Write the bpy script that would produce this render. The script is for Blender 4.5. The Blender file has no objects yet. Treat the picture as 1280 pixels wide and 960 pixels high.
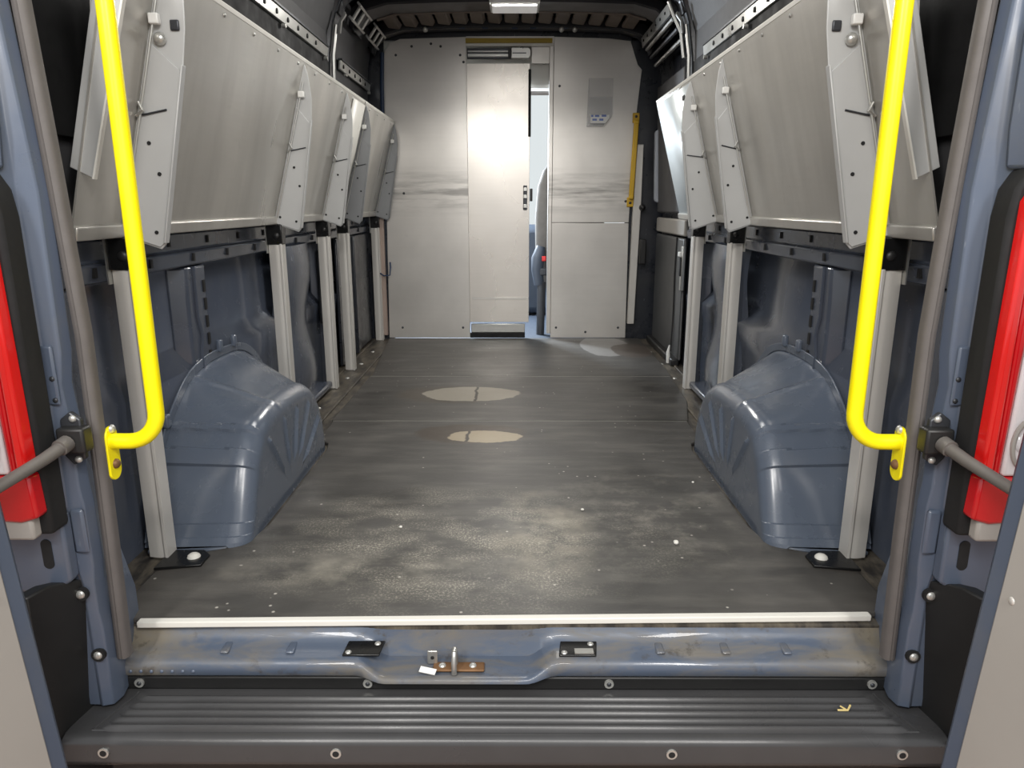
import bpy, bmesh, math, random
from mathutils import Vector, Matrix
random.seed(7)
scene = bpy.context.scene
COL = scene.collection
PI = math.pi

# ------------------------------------------------------------------ mesh builder
class MB:
    def __init__(self):
        self.bm = bmesh.new()
    def ngon(self, pts):
        vs = [self.bm.verts.new(p) for p in pts]
        try: return self.bm.faces.new(vs)
        except ValueError: return None
    def box(self, c, s, rot=None):
        hx, hy, hz = s[0]/2, s[1]/2, s[2]/2
        c = Vector(c)
        vs = []
        for x in (-hx, hx):
            for y in (-hy, hy):
                for z in (-hz, hz):
                    v = Vector((x, y, z))
                    if rot is not None: v = rot @ v
                    vs.append(self.bm.verts.new(c+v))
        for f in ((0,1,3,2),(4,6,7,5),(0,4,5,1),(2,3,7,6),(0,2,6,4),(1,5,7,3)):
            self.bm.faces.new([vs[i] for i in f])
        return self
    def box2(self, a, b):
        return self.box([(a[i]+b[i])/2 for i in range(3)], [abs(b[i]-a[i]) for i in range(3)])
    def loft(self, rings, closed=True, cap0=True, cap1=True):
        R = [[self.bm.verts.new(p) for p in r] for r in rings]
        n = len(R[0])
        for i in range(len(R)-1):
            for j in range(n if closed else n-1):
                k = (j+1) % n
                try: self.bm.faces.new((R[i][j], R[i][k], R[i+1][k], R[i+1][j]))
                except ValueError: pass
        if closed:
            if cap0: self.bm.faces.new(R[0])
            if cap1: self.bm.faces.new(R[-1])
        return self
    def prism(self, poly, vec):
        v = Vector(vec)
        return self.loft([[Vector(p) for p in poly], [Vector(p)+v for p in poly]])
    def tube(self, path, r, n=12, caps=True):
        path = [Vector(p) for p in path]
        rings = []
        up = None
        for i, p in enumerate(path):
            if i == 0: t = path[1]-p
            elif i == len(path)-1: t = p-path[i-1]
            else: t = (path[i+1]-p).normalized()+(p-path[i-1]).normalized()
            t.normalize()
            if up is None:
                up = Vector((0,0,1)) if abs(t.z) < .9 else Vector((0,1,0))
            a = t.cross(up)
            if a.length < 1e-4: a = t.cross(Vector((1,0,0)))
            a.normalize(); b = a.cross(t).normalized(); up = b
            rr = r[i] if isinstance(r, (list, tuple)) else r
            rings.append([p+a*math.cos(2*PI*j/n)*rr+b*math.sin(2*PI*j/n)*rr for j in range(n)])
        return self.loft(rings, True, caps, caps)
    def cyl(self, p0, p1, r, n=14): return self.tube([p0, p1], r, n)
    def dome(self, c, nrm, r, h, n=12):
        nrm = Vector(nrm).normalized(); c = Vector(c)
        q = nrm.to_track_quat('Z', 'Y').to_matrix()
        rings = []
        for k in range(4):
            a = k/3*PI/2*.92
            rings.append([c+q@Vector((math.cos(2*PI*j/n)*r*math.cos(a), math.sin(2*PI*j/n)*r*math.cos(a), h*math.sin(a))) for j in range(n)])
        return self.loft(rings)
    def grid(self, fn, nu, nv):
        R = [[self.bm.verts.new(fn(i/nu, j/nv)) for j in range(nv+1)] for i in range(nu+1)]
        for i in range(nu):
            for j in range(nv):
                self.bm.faces.new((R[i][j], R[i+1][j], R[i+1][j+1], R[i][j+1]))
        return self
    def build(self, name, mat, parent=None, bevel=0, angle=38, smooth=True, segs=2, solid=0):
        bm = self.bm
        bmesh.ops.remove_doubles(bm, verts=bm.verts, dist=1e-6)
        bmesh.ops.recalc_face_normals(bm, faces=bm.faces)
        me = bpy.data.meshes.new(name)
        bm.to_mesh(me); bm.free()
        me.materials.append(mat)
        if smooth:
            for p in me.polygons: p.use_smooth = True
            me.set_sharp_from_angle(angle=math.radians(angle))
        o = bpy.data.objects.new(name, me); COL.objects.link(o)
        if solid:
            m = o.modifiers.new('solid', 'SOLIDIFY'); m.thickness = solid; m.offset = 0
        if bevel:
            m = o.modifiers.new('bevel', 'BEVEL'); m.width = bevel; m.segments = segs
            m.limit_method = 'ANGLE'; m.angle_limit = math.radians(32); m.harden_normals = False
        if parent is not None:
            o.parent = parent
            off = Vector((0,0,0)); q = parent
            while q is not None:
                off += q.location; q = q.parent
            o.location = -off
        return o

def tag(o, label=None, cat=None, group=None, kind=None):
    if label: o['label'] = label
    if cat: o['category'] = cat
    if group: o['group'] = group
    if kind: o['kind'] = kind
    return o
def thing(name, label, cat, loc=(0,0,0), group=None):
    o = bpy.data.objects.new(name, None); COL.objects.link(o)
    o.location = loc; o.empty_display_size = .05
    return tag(o, label, cat, group)
def struct(o, label=None, cat=None): return tag(o, label, cat, None, 'structure')

# ------------------------------------------------------------------ materials
class NT:
    def __init__(self, name):
        self.m = bpy.data.materials.new(name); self.m.use_nodes = True
        self.t = self.m.node_tree; self.n = self.t.nodes; self.l = self.t.links
        self.b = self.n['Principled BSDF']
        self._co = None
    def set(self, k, v):
        if hasattr(v, 'is_output') or isinstance(v, bpy.types.NodeSocket): self.l.new(v, self.b.inputs[k])
        else:
            if k in ('Base Color', 'Emission Color') and len(v) == 3: v = (*v, 1)
            self.b.inputs[k].default_value = v
        return self
    def co(self):
        if self._co is None: self._co = self.n.new('ShaderNodeTexCoord').outputs['Object']
        return self._co
    def _in(self, s, v):
        if isinstance(v, bpy.types.NodeSocket): self.l.new(v, s)
        else:
            if s.type == 'RGBA' and not isinstance(v, (int, float)) and len(v) == 3: v = (*v, 1)
            s.default_value = v
    def scaled(self, s, loc=(0,0,0)):
        m = self.n.new('ShaderNodeMapping'); self.l.new(self.co(), m.inputs[0])
        m.inputs['Scale'].default_value = s; m.inputs['Location'].default_value = loc
        return m.outputs[0]
    def noise(self, scale=5, detail=4, rough=.55, vec=None, dist=0):
        n = self.n.new('ShaderNodeTexNoise'); self.l.new(vec or self.co(), n.inputs['Vector'])
        n.inputs['Scale'].default_value = scale; n.inputs['Detail'].default_value = detail
        n.inputs['Roughness'].default_value = rough; n.inputs['Distortion'].default_value = dist
        return n.outputs['Fac']
    def ramp(self, f, stops):
        r = self.n.new('ShaderNodeValToRGB'); self.l.new(f, r.inputs[0])
        e = r.color_ramp.elements
        while len(e) < len(stops): e.new(.5)
        for i, (p, c) in enumerate(stops):
            e[i].position = p
            if isinstance(c, (int, float)): c = (c, c, c)
            e[i].color = (*c, 1)
        return r.outputs[0]
    def mix(self, f, a, b, mode='MIX'):
        m = self.n.new('ShaderNodeMix'); m.data_type = 'RGBA'; m.blend_type = mode
        self._in(m.inputs[0], f); self._in(m.inputs[6], a); self._in(m.inputs[7], b)
        return m.outputs[2]
    def math(self, op, a, b=0.0, clamp=False):
        m = self.n.new('ShaderNodeMath'); m.operation = op; m.use_clamp = clamp
        self._in(m.inputs[0], a); self._in(m.inputs[1], b)
        return m.outputs[0]
    def xyz(self):
        s = self.n.new('ShaderNodeSeparateXYZ'); self.l.new(self.co(), s.inputs[0]); return s.outputs
    def ellipse(self, cx, cy, rx, ry, edge=.25, wob=.5, nscale=9, ax='XY'):
        s = self.xyz(); a, b = s[ax[0]], s[ax[1]]
        dx = self.math('DIVIDE', self.math('SUBTRACT', a, cx), rx)
        dy = self.math('DIVIDE', self.math('SUBTRACT', b, cy), ry)
        d = self.math('ADD', self.math('MULTIPLY', dx, dx), self.math('MULTIPLY', dy, dy))
        if wob:
            d = self.math('ADD', d, self.math('MULTIPLY', self.math('SUBTRACT', self.noise(nscale, 5, .6), .5), wob*2))
        return self.ramp(d, [(max(0, min(.98, 1-edge)), 1), (1.0, 0)]) if edge < 1 else self.ramp(d, [(0, 1), (1, 0)])
    def bump(self, h, strength=.2, dist=.01):
        b = self.n.new('ShaderNodeBump'); self.l.new(h, b.inputs['Height'])
        b.inputs['Strength'].default_value = strength; b.inputs['Distance'].default_value = dist
        self.l.new(b.outputs[0], self.b.inputs['Normal'])

def lin(r, g, b):
    f = lambda c: ((c/255+.055)/1.055)**2.4 if c > 10 else c/255/12.92
    return (f(r), f(g), f(b))
def simple(name, rgb, rough=.5, metal=0, var=.12, scale=14, coat=0, bump=0):
    t = NT(name)
    n = t.noise(scale, 5, .6)
    c = t.mix(n, tuple(max(0, v*(1-var)) for v in rgb), tuple(min(1, v*(1+var)) for v in rgb))
    t.set('Base Color', c).set('Metallic', metal)
    t.set('Roughness', t.ramp(t.noise(scale*.6, 4, .6), [(.3, max(.03, rough*.85)), (.7, min(1, rough*1.15))]))
    if coat: t.set('Coat Weight', coat).set('Coat Roughness', .15)
    if bump: t.bump(t.noise(scale*8, 3), bump, .002)
    return t.m

def mk_paint(name, rgb, dirt=.35, rough=.32):
    t = NT(name)
    n = t.ramp(t.noise(7, 7, .65), [(.50, 0), (.78, 1)])
    c = t.mix(t.math('MULTIPLY', n, dirt), rgb, lin(128, 122, 108))
    sc = t.ramp(t.noise(60, 3, .6, t.scaled((1, 1, .18))), [(.70, 0), (.76, 1)])
    c = t.mix(t.math('MULTIPLY', sc, .25), c, lin(175, 180, 185))
    t.set('Base Color', c)
    t.set('Roughness', t.ramp(t.noise(9, 5, .6), [(.3, rough*.8), (.7, rough*1.5)]))
    t.set('Coat Weight', .35).set('Coat Roughness', .2)
    t.bump(t.noise(4, 2, .4), .12, .02)
    return t.m
def mk_alu(name, rgb, brush=(40, 1.2, 1.2), rough=.34, metal=.85, smear=.3, spots=.35, rub=0):
    t = NT(name)
    br = t.noise(3, 3, .5, t.scaled(brush))
    cl = t.noise(2.3, 4, .5)
    st = t.noise(2.0, 4, .55, t.scaled((.8, 3.2, .55)))
    c = t.mix(t.ramp(cl, [(.3, 0), (.72, 1)]), tuple(v*(1-smear) for v in rgb), rgb)
    c = t.mix(t.ramp(st, [(.48, 0), (.74, .5)]), c, tuple(v*.62 for v in rgb))
    c = t.mix(t.math('MULTIPLY', t.ramp(br, [(.35, 0), (.65, 1)]), .10), c, tuple(v*.72 for v in rgb))
    if rub:
        z = t.xyz()['Z']
        m = t.math('MULTIPLY', t.ramp(t.math('ABSOLUTE', t.math('SUBTRACT', z, .96)), [(.02, 1), (.16, 0)]), t.ramp(t.noise(3.5, 5, .6, t.scaled((.7, 1, 7))), [(.42, 0), (.62, 1)]))
        c = t.mix(t.math('MULTIPLY', m, rub), c, lin(92, 90, 88))
    if spots:
        sp = t.ramp(t.noise(24, 3, .6), [(.66, 0), (.74, 1)])
        c = t.mix(t.math('MULTIPLY', sp, spots), c, tuple(v*.6 for v in rgb))
    t.set('Base Color', c).set('Metallic', metal)
    t.set('Roughness', t.ramp(st, [(.3, rough*.9), (.75, rough*1.3)]))
    return t.m

M = {}
M['paint'] = mk_paint('blue_grey_paint', lin(84, 94, 111), .2)
M['paint_arch'] = mk_paint('arch_paint', lin(90, 99, 113), .12, .22)
M['paint_wall'] = mk_paint('inner_wall_paint', lin(70, 76, 88), .10, .20)
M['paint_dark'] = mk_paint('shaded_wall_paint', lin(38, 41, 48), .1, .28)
M['alu_panel'] = mk_alu('shelf_aluminium', lin(206, 203, 196), (1.2, 2, 30), .30, .55, .22, .2)
M['alu_wall'] = mk_alu('bulkhead_aluminium', lin(228, 224, 218), (1.1, 1, 26), .32, .55, .2, .15, .6)
M['alu_door'] = mk_alu('sliding_door_aluminium', lin(232, 226, 218), (1.1, 1, 30), .25, .6, .12, .12)
M['alu_post'] = simple('post_aluminium', lin(206, 203, 197), .42, .25, .06, 10)
M['fin'] = simple('grey_plate', lin(186, 187, 186), .45, .15, .05, 12)
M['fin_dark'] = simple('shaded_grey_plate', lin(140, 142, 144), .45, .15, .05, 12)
M['silver'] = simple('silver_steel', lin(190, 190, 186), .32, .8, .08, 20)
M['steel_dark'] = simple('dark_steel', lin(70, 72, 76), .4, .6, .1, 20)
M['yellow'] = simple('yellow_powder_coat', lin(252, 236, 4), .38, 0, .02, 10, .2)
M['yellow_dull'] = simple('dull_yellow', lin(205, 165, 40), .5, 0, .08, 12)
M['ochre'] = simple('ochre_strip', lin(170, 145, 55), .6, 0, .1, 12)
M['black'] = simple('black_plastic', lin(30, 30, 30), .45, 0, .15, 20)
M['black_gloss'] = simple('black_bracket', lin(22, 22, 22), .28, .2, .15, 20)
M['black_matt'] = simple('black_rubber', lin(22, 22, 23), .8, 0, .2, 20)
M['step'] = simple('step_plastic', lin(62, 62, 63), .30, 0, .2, 9, 0, .05)
M['step_face'] = M['step']
M['seal'] = simple('seal_rubber', lin(92, 88, 86), .65, 0, .25, 16, 0, .1)
M['roof_dark'] = simple('roof_dark', lin(30, 31, 36), .35, 0, .25, 9)
M['panel_dark'] = simple('dark_grey_panel', lin(66, 66, 68), .55, 0, .1, 5)
M['door_panel'] = simple('side_door_panel', lin(72, 73, 74), .4, 0, .15, 4)
M['insul'] = simple('roof_insulation', lin(120, 108, 98), .75, 0, .25, 6)
M['white'] = simple('white_plastic', lin(228, 228, 224), .45, 0, .03, 10)
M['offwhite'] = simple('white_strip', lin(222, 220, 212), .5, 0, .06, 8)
M['red'] = simple('red_lens', lin(190, 12, 22), .12, 0, .08, 30, .6)
M['red2'] = simple('bright_red_lens', lin(216, 26, 24), .12, 0, .08, 30, .6)
M['lens'] = simple('clear_lens', lin(226, 222, 224), .12, 0, .05, 30, .6)
M['amber'] = simple('amber', lin(240, 140, 30), .2, 0, .1, 30)
M['trim_grey'] = simple('door_trim_grey', lin(160, 156, 150), .6, 0, .05, 6, 0, .05)
M['daylight_sheen'] = simple('daylight_reflection', lin(214, 222, 224), .35, .3, .05, 8)  # shelf aluminium with a bluish daylight reflection put into the colour
M['rust'] = simple('rusty_steel', lin(120, 88, 58), .6, .4, .35, 40)
M['bolt'] = simple('zinc_bolt', lin(195, 195, 190), .3, .6, .1, 60)
M['rod'] = simple('check_rod', lin(110, 106, 102), .45, .3, .1, 30)
M['seat'] = simple('seat_cloth', lin(84, 80, 76), .85, 0, .25, 25)
M['cab'] = simple('cab_plastic', lin(52, 60, 72), .6, 0, .15, 10)
M['cab_light'] = simple('cab_headliner', lin(205, 203, 196), .8, 0, .05, 8)
M['buckle'] = simple('buckle_red', lin(200, 50, 50), .4, 0, .1, 20)
M['concrete'] = simple('workshop_floor', lin(168, 140, 124), .8, 0, .2, 3)
M['straw'] = simple('straw', lin(200, 180, 120), .8)
M['blueprint'] = simple('blue_print', lin(110, 130, 190), .6)
M['cable'] = simple('blue_cable', lin(40, 60, 90), .5)
M['strip_pink'] = simple('dusty_strip', lin(168, 150, 140), .5, .2, .15, 8)
t = NT('acrylic'); t.set('Base Color', lin(236, 238, 240)).set('Roughness', .12).set('Alpha', .16); M['acrylic'] = t.m
t = NT('clear_strip'); t.set('Base Color', lin(200, 206, 216)).set('Roughness', .15).set('Alpha', .55); M['clear'] = t.m
t = NT('lamp_diffuser'); t.set('Base Color', lin(235, 232, 226)).set('Emission Color', (1, .97, .93)).set('Emission Strength', .25).set('Roughness', .5); M['diffuser'] = t.m
t = NT('window_glass'); t.set('Base Color', (.9, .95, .95)).set('Roughness', .02).set('Transmission Weight', 1.0).set('IOR', 1.05); M['glass'] = t.m

# rubber floor mats: dark, dusty, with worn-through patches
def mk_mat():
    t = NT('dusty_rubber_mat')
    big = t.noise(2.2, 7, .62, None, .4)
    base = t.mix(t.ramp(big, [(.3, 0), (.7, 1)]), lin(48, 47, 45), lin(80, 78, 75))
    st = t.noise(4, 5, .6, t.scaled((.8, 4, 1)))
    base = t.mix(t.math('MULTIPLY', t.ramp(st, [(.45, 0), (.7, 1)]), .4), base, lin(110, 107, 101))
    # dust swept into the rear half
    fine = t.noise(160, 4, .8)
    med = t.noise(5.5, 7, .62, t.scaled((1, 1.6, 1)), .15)
    zone = t.ellipse(-.12, 1.78, .62, .42, .999, .35, 3.5)
    d = t.math('MULTIPLY', zone, t.ramp(med, [(.42, 0), (.64, 1)]))
    haze = t.math('MULTIPLY', d, .22)
    base = t.mix(haze, base, lin(150, 146, 134))
    d = t.math('MULTIPLY', d, t.ramp(fine, [(.50, 0), (.60, 1)]))
    base = t.mix(t.math('MULTIPLY', d, .9), base, lin(190, 184, 168))
    # long pale diagonal smears
    sm = t.math('MULTIPLY', t.ellipse(.10, 1.82, .16, .34, .999, .5, 5), t.ramp(t.noise(6, 6, .65), [(.4, 0), (.62, .7)]))
    base = t.mix(sm, base, lin(165, 158, 142))
    sm = t.math('MULTIPLY', t.ellipse(-.38, 1.62, .40, .10, .999, .4, 5), t.ramp(t.noise(8, 6, .65), [(.42, 0), (.66, .45)]))
    base = t.mix(sm, base, lin(165, 160, 146))
    zone2 = t.ellipse(.42, 1.95, .45, .4, .999, .5, 4)
    d2 = t.math('MULTIPLY', zone2, t.ramp(t.noise(9, 6, .7), [(.5, 0), (.75, .7)]))
    base = t.mix(d2, base, lin(140, 136, 126))
    v = t.n.new('ShaderNodeTexVoronoi'); v.inputs['Scale'].default_value = 22; t.l.new(t.co(), v.inputs['Vector'])
    sp = t.math('MULTIPLY', t.ramp(v.outputs['Distance'], [(.05, 1), (.10, 0)]), t.ramp(t.noise(5, 2), [(.52, 0), (.56, 1)]))
    base = t.mix(t.math('MULTIPLY', sp, .7), base, lin(205, 200, 190))
    # worn patches
    def patch(base, cx, cy, rx, ry, col, edge=.15, wob=.45, ns=8, amt=1):
        e = t.ellipse(cx, cy, rx, ry, edge, wob, ns)
        return t.mix(t.math('MULTIPLY', e, amt), base, col), e
    base, _ = patch(base, -.27, 3.33, .30, .17, lin(72, 66, 58), .35, .4)
    base, e1 = patch(base, -.19, 3.335, .235, .135, lin(140, 134, 122), .08, .35)
    base, _ = patch(base, -.15, 2.72, .24, .13, lin(66, 58, 50), .3, .4)
    base, e2 = patch(base, -.10, 2.68, .15, .075, lin(158, 146, 124), .1, .5, 14)
    base, _ = patch(base, .60, 4.55, .16, .34, lin(132, 130, 127), .08, .35, 5)
    base, _ = patch(base, .75, 4.40, .13, .22, lin(82, 74, 68), .1, .4, 6)
    # split in the boards below showing through the patches
    s = t.xyz()
    wig = t.math('MULTIPLY', t.math('SUBTRACT', t.noise(14, 3), .5), .04)
    cr = t.math('ABSOLUTE', t.math('ADD', t.math('ADD', s['X'], .165), wig))
    crm = t.math('MULTIPLY', t.ramp(cr, [(.004, 1), (.008, 0)]), t.math('MAXIMUM', e1, e2))
    base = t.mix(crm, base, lin(40, 34, 28))
    # browner, darker tone towards the sides
    ax = t.math('ABSOLUTE', s['X'])
    side = t.ramp(ax, [(.62, 0), (.86, .55)])
    base = t.mix(t.math('MULTIPLY', side, t.noise(6, 5)), base, lin(58, 52, 46))
    for ys in (2.893, 3.697):
        ln = t.ramp(t.math('ABSOLUTE', t.math('SUBTRACT', s['Y'], ys)), [(.004, 1), (.009, 0)])
        base = t.mix(t.math('MULTIPLY', ln, .8), base, lin(150, 148, 140))
    t.set('Base Color', base)
    t.set('Roughness', t.ramp(big, [(.3, .36), (.7, .58)]))
    t.set('Specular IOR Level', .5)
    t.bump(t.noise(30, 6, .7), .12, .006)
    return t.m
M['mat'] = mk_mat()
def mk_sill():
    t = NT('dirty_sill_paint')
    n = t.noise(5, 7, .68, t.scaled((1, 3, 3)), .5)
    c = t.mix(t.ramp(n, [(.45, 0), (.64, .85)]), lin(80, 90, 106), lin(108, 103, 94))
    s = t.xyz()
    rear = t.ramp(s['Y'], [(0, 0), (1, 1)])
    ax = t.math('ABSOLUTE', s['X'])
    cor = t.math('MULTIPLY', t.ramp(ax, [(.66, 0), (.80, 1)]), t.ramp(t.noise(9, 5, .6), [(.35, .2), (.6, 1)]))
    c = t.mix(cor, c, lin(120, 112, 96))
    edge = t.math('MULTIPLY', t.ramp(s['Z'], [(0, 1), (1, 1)]), t.ramp(t.noise(18, 6, .7), [(.58, 0), (.68, .8)]))
    c = t.mix(edge, c, lin(70, 66, 62))
    t.set('Base Color', c); t.set('Roughness', t.ramp(n, [(.4, .28), (.62, .65)]))
    t.set('Coat Weight', .25)
    return t.m
M['sill'] = mk_sill()
def mk_floor_metal():
    t = NT('floor_metal')
    n = t.noise(6, 7, .7, t.scaled((3, 1, 1)))
    c = t.mix(t.ramp(n, [(.4, 0), (.66, 1)]), lin(58, 55, 52), lin(120, 112, 98))
    t.set('Base Color', c).set('Roughness', .45).set('Metallic', .2)
    return t.m
M['floor_metal'] = mk_floor_metal()

# ------------------------------------------------------------------ ground outside, van floor, mats
struct(MB().box2((-7, -6, -.62), (7, 10, -.56)).build('ground', M['concrete']))
fl = MB().box2((-.985, 1.40, -.05), (.985, 4.86, -.012))
struct(fl.build('floor', M['floor_metal']))
fl_o = bpy.data.objects['floor']
for S in (-1, 1):     # pressed ribs along both edges
    for dx in (.80, .93):
        MB().box2((S*dx-.008, 2.64, -.012), (S*dx+.008, 4.8, -.005)).build('floor_rib', M['floor_metal'], fl_o, .003)
    for y in (2.78, 3.12, 3.7, 4.05, 4.4):
        MB().dome((S*.865, y, -.012), (0, 0, 1), .012, .006).build('floor_bolt', M['bolt'], fl_o)

def mat_obj(outline, label, warp=0):
    b = MB()
    b.prism([(x, y, -.0115) for x, y in outline], (0, 0, .0115))
    o = b.build('floor_mat', M['mat'], None, .003)
    return tag(o, label, 'floor mat', 'rubber mats covering the load floor')
def half(S, pts): return [(S*x, y) for x, y in pts]
p = [(.87, 1.432), (.87, 1.70), (.80, 1.712), (.73, 1.745), (.692, 1.80), (.678, 1.88), (.676, 2.52), (.69, 2.60), (.735, 2.635), (.742, 2.893)]
pm = [(.87, 1.400)]+p[1:]
mat_obj(half(1, p)+half(-1, pm)[::-1], 'large dusty black rubber mat between the two wheel arches, nearest the threshold strip')
p = [(.748, 2.902), (.815, 3.25), (.835, 3.698)]
mat_obj([(.748, 2.902), (.815, 3.20), (.84, 3.697), (-.745, 3.697), (-.75, 2.902)], 'middle strip of black rubber mat with a pale worn oval patch left of its centre')
mat_obj([(.85, 3.704), (.86, 4.2), (.86, 4.818), (-.835, 4.818), (-.735, 3.704)], 'far black rubber mat running up to the foot of the aluminium bulkhead')

# white threshold strip
b = MB().prism([(-.80, 1.383, -.012), (-.80, 1.402, -.012), (-.80, 1.402, .003), (-.80, 1.383, .003)], (1.604, .030, .001))
tag(b.build('threshold_strip', M['offwhite'], None, .003), 'long white edging strip across the rear lip of the load floor', 'threshold strip')

# crumbs on the mat
for i, (x, y, r, lab) in enumerate([(.45, 1.764, .008, 'white crumb of grit lying on the large mat toward the right'),
                     (-.30, 1.86, .005, 'small pale crumb of grit on the large mat left of the dust smear'),
                     (.22, 1.98, .005, 'small pale crumb of grit on the large mat just right of the dust smear'),
                     (.60, 2.2, .004, 'tiny pale crumb of grit on the large mat in front of the right wheel arch')]):
    b = MB()
    rr = random.Random(i)
    rings = []
    for k in range(5):
        a = -PI/2+PI*k/4*.96+.06
        rings.append([(x+math.cos(j*PI/4)*math.cos(a)*r*(.8+.4*rr.random()), y+math.sin(j*PI/4)*math.cos(a)*r*(.8+.4*rr.random()), r*.7+math.sin(a)*r*.7) for j in range(8)])
    b.loft(rings)
    tag(b.build('crumb', M['offwhite']), lab, 'debris', 'crumbs of grit on the floor mat')

# ------------------------------------------------------------------ side walls
def wall(S, side, y1):
    y0 = 1.33
    prof = [(.97, -.08), (.97, 0), (.968, .30), (.957, .40), (1.004, .465), (1.004, .69), (.985, .72), (.985, .82), (.975, 1.10), (.957, 1.55)]
    def fn(u, v):
        k = v*(len(prof)-1); i = min(int(k), len(prof)-2); f = k-i
        x = prof[i][0]*(1-f)+prof[i+1][0]*f; z = prof[i][1]*(1-f)+prof[i+1][1]*f
        return (S*x, y0+(y1-y0)*u, z)
    w = MB().grid(fn, 1, len(prof)-1).build('wall_'+side, M['paint_wall'], None, 0, 60, solid=.004)
    struct(w)
    MB().loft([[(S*x, y, z) for x, z in ((.957, 1.55), (.935, 1.75), (.90, 1.86))] for y in (y0, y1)], False).build('cant_rail', M['paint_wall'], w, 0, 60, solid=.004)
    # longitudinal beam under the shelf hinge with slots
    bx = MB()
    bx.prism([(S*.985, 1.40, .695), (S*.945, 1.40, .705), (S*.938, 1.40, .745), (S*.948, 1.40, .752), (S*.948, 1.40, .80), (S*.985, 1.40, .81)], (0, y1-1.40, 0))
    beam = bx.build('beam', M['paint_wall'], w, .004)
    k = 0
    y = 1.52
    while y < y1-.1:
        MB().box((S*.9475, y, .776), (.006, .014, .022)).build('slot', M['black_matt'], beam)
        MB().box((S*.941, y+.13, .728), (.012, .012, .022)).build('slot', M['black_matt'], beam)
        y += .26
    # hat-section rib with slots, behind the wheel arch
    def rib(yc, wd, xi=.948, ztop=.70, z0=-.01, name='rib'):
        b = MB()
        rings = []
        for z in [z0, .10, .25, .36, .42, .48, .60, ztop]:
            bend = .012*math.sin((z-z0)*9)
            xo = 1.0
            rings.append([(S*xo, yc-wd/2-.03, z), (S*xi, yc-wd/2+bend, z), (S*xi, yc+wd/2+bend, z), (S*xo, yc+wd/2+.03, z)])
        b.loft(rings, True)
        return b.build(name, M['paint_wall'], w, .008)
    r1 = rib(2.20, .13)
    for k in range(6):
        MB().box((S*.947, 2.24, .36+k*.055), (.006, .014, .036)).build('slot', M['black_matt'], r1)
    MB().tube([(S*.945, 2.175, .70), (S*.945, 2.17, .55), (S*.945, 2.19, .49), (S*.945, 2.172, .43), (S*.945, 2.18, .36)], .005, 6).build('weld_line', M['paint_wall'], r1)
    rib(1.56, .10, .955)
    # wide pressed column between the second and third posts
    b = MB()
    def colfn(u, v):
        z = -.01+.72*v
        wob = .03*math.sin(z*11+.6)
        yy = 2.93+.50*u+wob*(u-.2)
        x = .97-.045*math.sin(PI*min(1, max(0, u)))**.6-.012*math.sin(z*13)
        return (S*x, yy, z)
    b.grid(colfn, 14, 16)
    b.build('pressed_column', M['paint_wall'], w, 0, 60)
    b = MB()
    b.box((S*.93, 3.28, .02), (.10, .34, .03)); b.box((S*.95, 3.18, .055), (.05, .10, .05))
    b.build('floor_bracket', M['paint_wall'], w, .008)
    rib(3.66, .09, .945)
    # upper dark panels
    b = MB()
    def up(z): return .955-(z-.82)*.055 if z < 1.7 else .9066-(z-1.7)*.35
    rings = []
    for (ya, yb) in ((1.36, 3.90),):
        for z in (.83, 1.2, 1.55, 1.7, 1.8, 1.9):
            rings.append([(S*up(z), ya, z), (S*up(z), yb, z)])
    b.loft(rings, False)
    b.build('upper_panel', M['panel_dark'], w, 0, 60, solid=.004)
    # black strip that paints in the dark gap just above the shelves
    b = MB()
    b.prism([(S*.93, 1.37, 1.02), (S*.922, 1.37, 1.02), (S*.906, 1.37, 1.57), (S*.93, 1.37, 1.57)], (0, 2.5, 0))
    b.build('dark_gap_strip', M['black_matt'], w)
    return w
WL = wall(-1, 'left', 4.86)
WR = wall(1, 'right', 3.93)
# left wall: extra dark lining near the bulkhead
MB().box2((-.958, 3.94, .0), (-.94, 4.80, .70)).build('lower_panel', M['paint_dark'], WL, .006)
MB().prism([(-.95, 3.96, .83), (-.938, 3.96, .83), (-.895, 3.96, 1.70), (-.85, 3.96, 1.90), (-.87, 3.96, 1.90), (-.91, 3.96, 1.70)], (0, .86, 0)).build('upper_panel', M['panel_dark'], WL, .003)
MB().box2((-.955, 3.56, .30), (-.93, 3.80, .66)).build('access_panel', M['steel_dark'], WL, .01)
MB().box2((-.955, 4.30, .0), (-.925, 4.34, .70)).build('rib', M['paint_dark'], WL, .006)
# vertical body pillars high on both walls
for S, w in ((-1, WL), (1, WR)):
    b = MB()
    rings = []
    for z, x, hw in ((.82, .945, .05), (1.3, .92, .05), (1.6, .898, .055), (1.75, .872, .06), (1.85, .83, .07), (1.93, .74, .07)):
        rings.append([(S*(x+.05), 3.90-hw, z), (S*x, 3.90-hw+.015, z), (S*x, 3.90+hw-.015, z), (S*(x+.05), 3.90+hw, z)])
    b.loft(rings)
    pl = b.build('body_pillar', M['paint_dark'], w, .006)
    b = MB(); b.tube([(S*.892, 3.875, 1.42), (S*.885, 3.87, 1.60), (S*.862, 3.87, 1.74)], .009, 8)
    b.build('edge_strip', M['silver'], pl)
    # silver stay bracket on the pillar
    b = MB()
    b.prism([(S*.852, 3.86, 1.70), (S*.845, 3.86, 1.76), (S*.815, 3.86, 1.80), (S*.808, 3.86, 1.785), (S*.832, 3.86, 1.755), (S*.842, 3.86, 1.70)], (0, .02, 0))
    b.build('stay', M['silver'], pl, .002)

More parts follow.
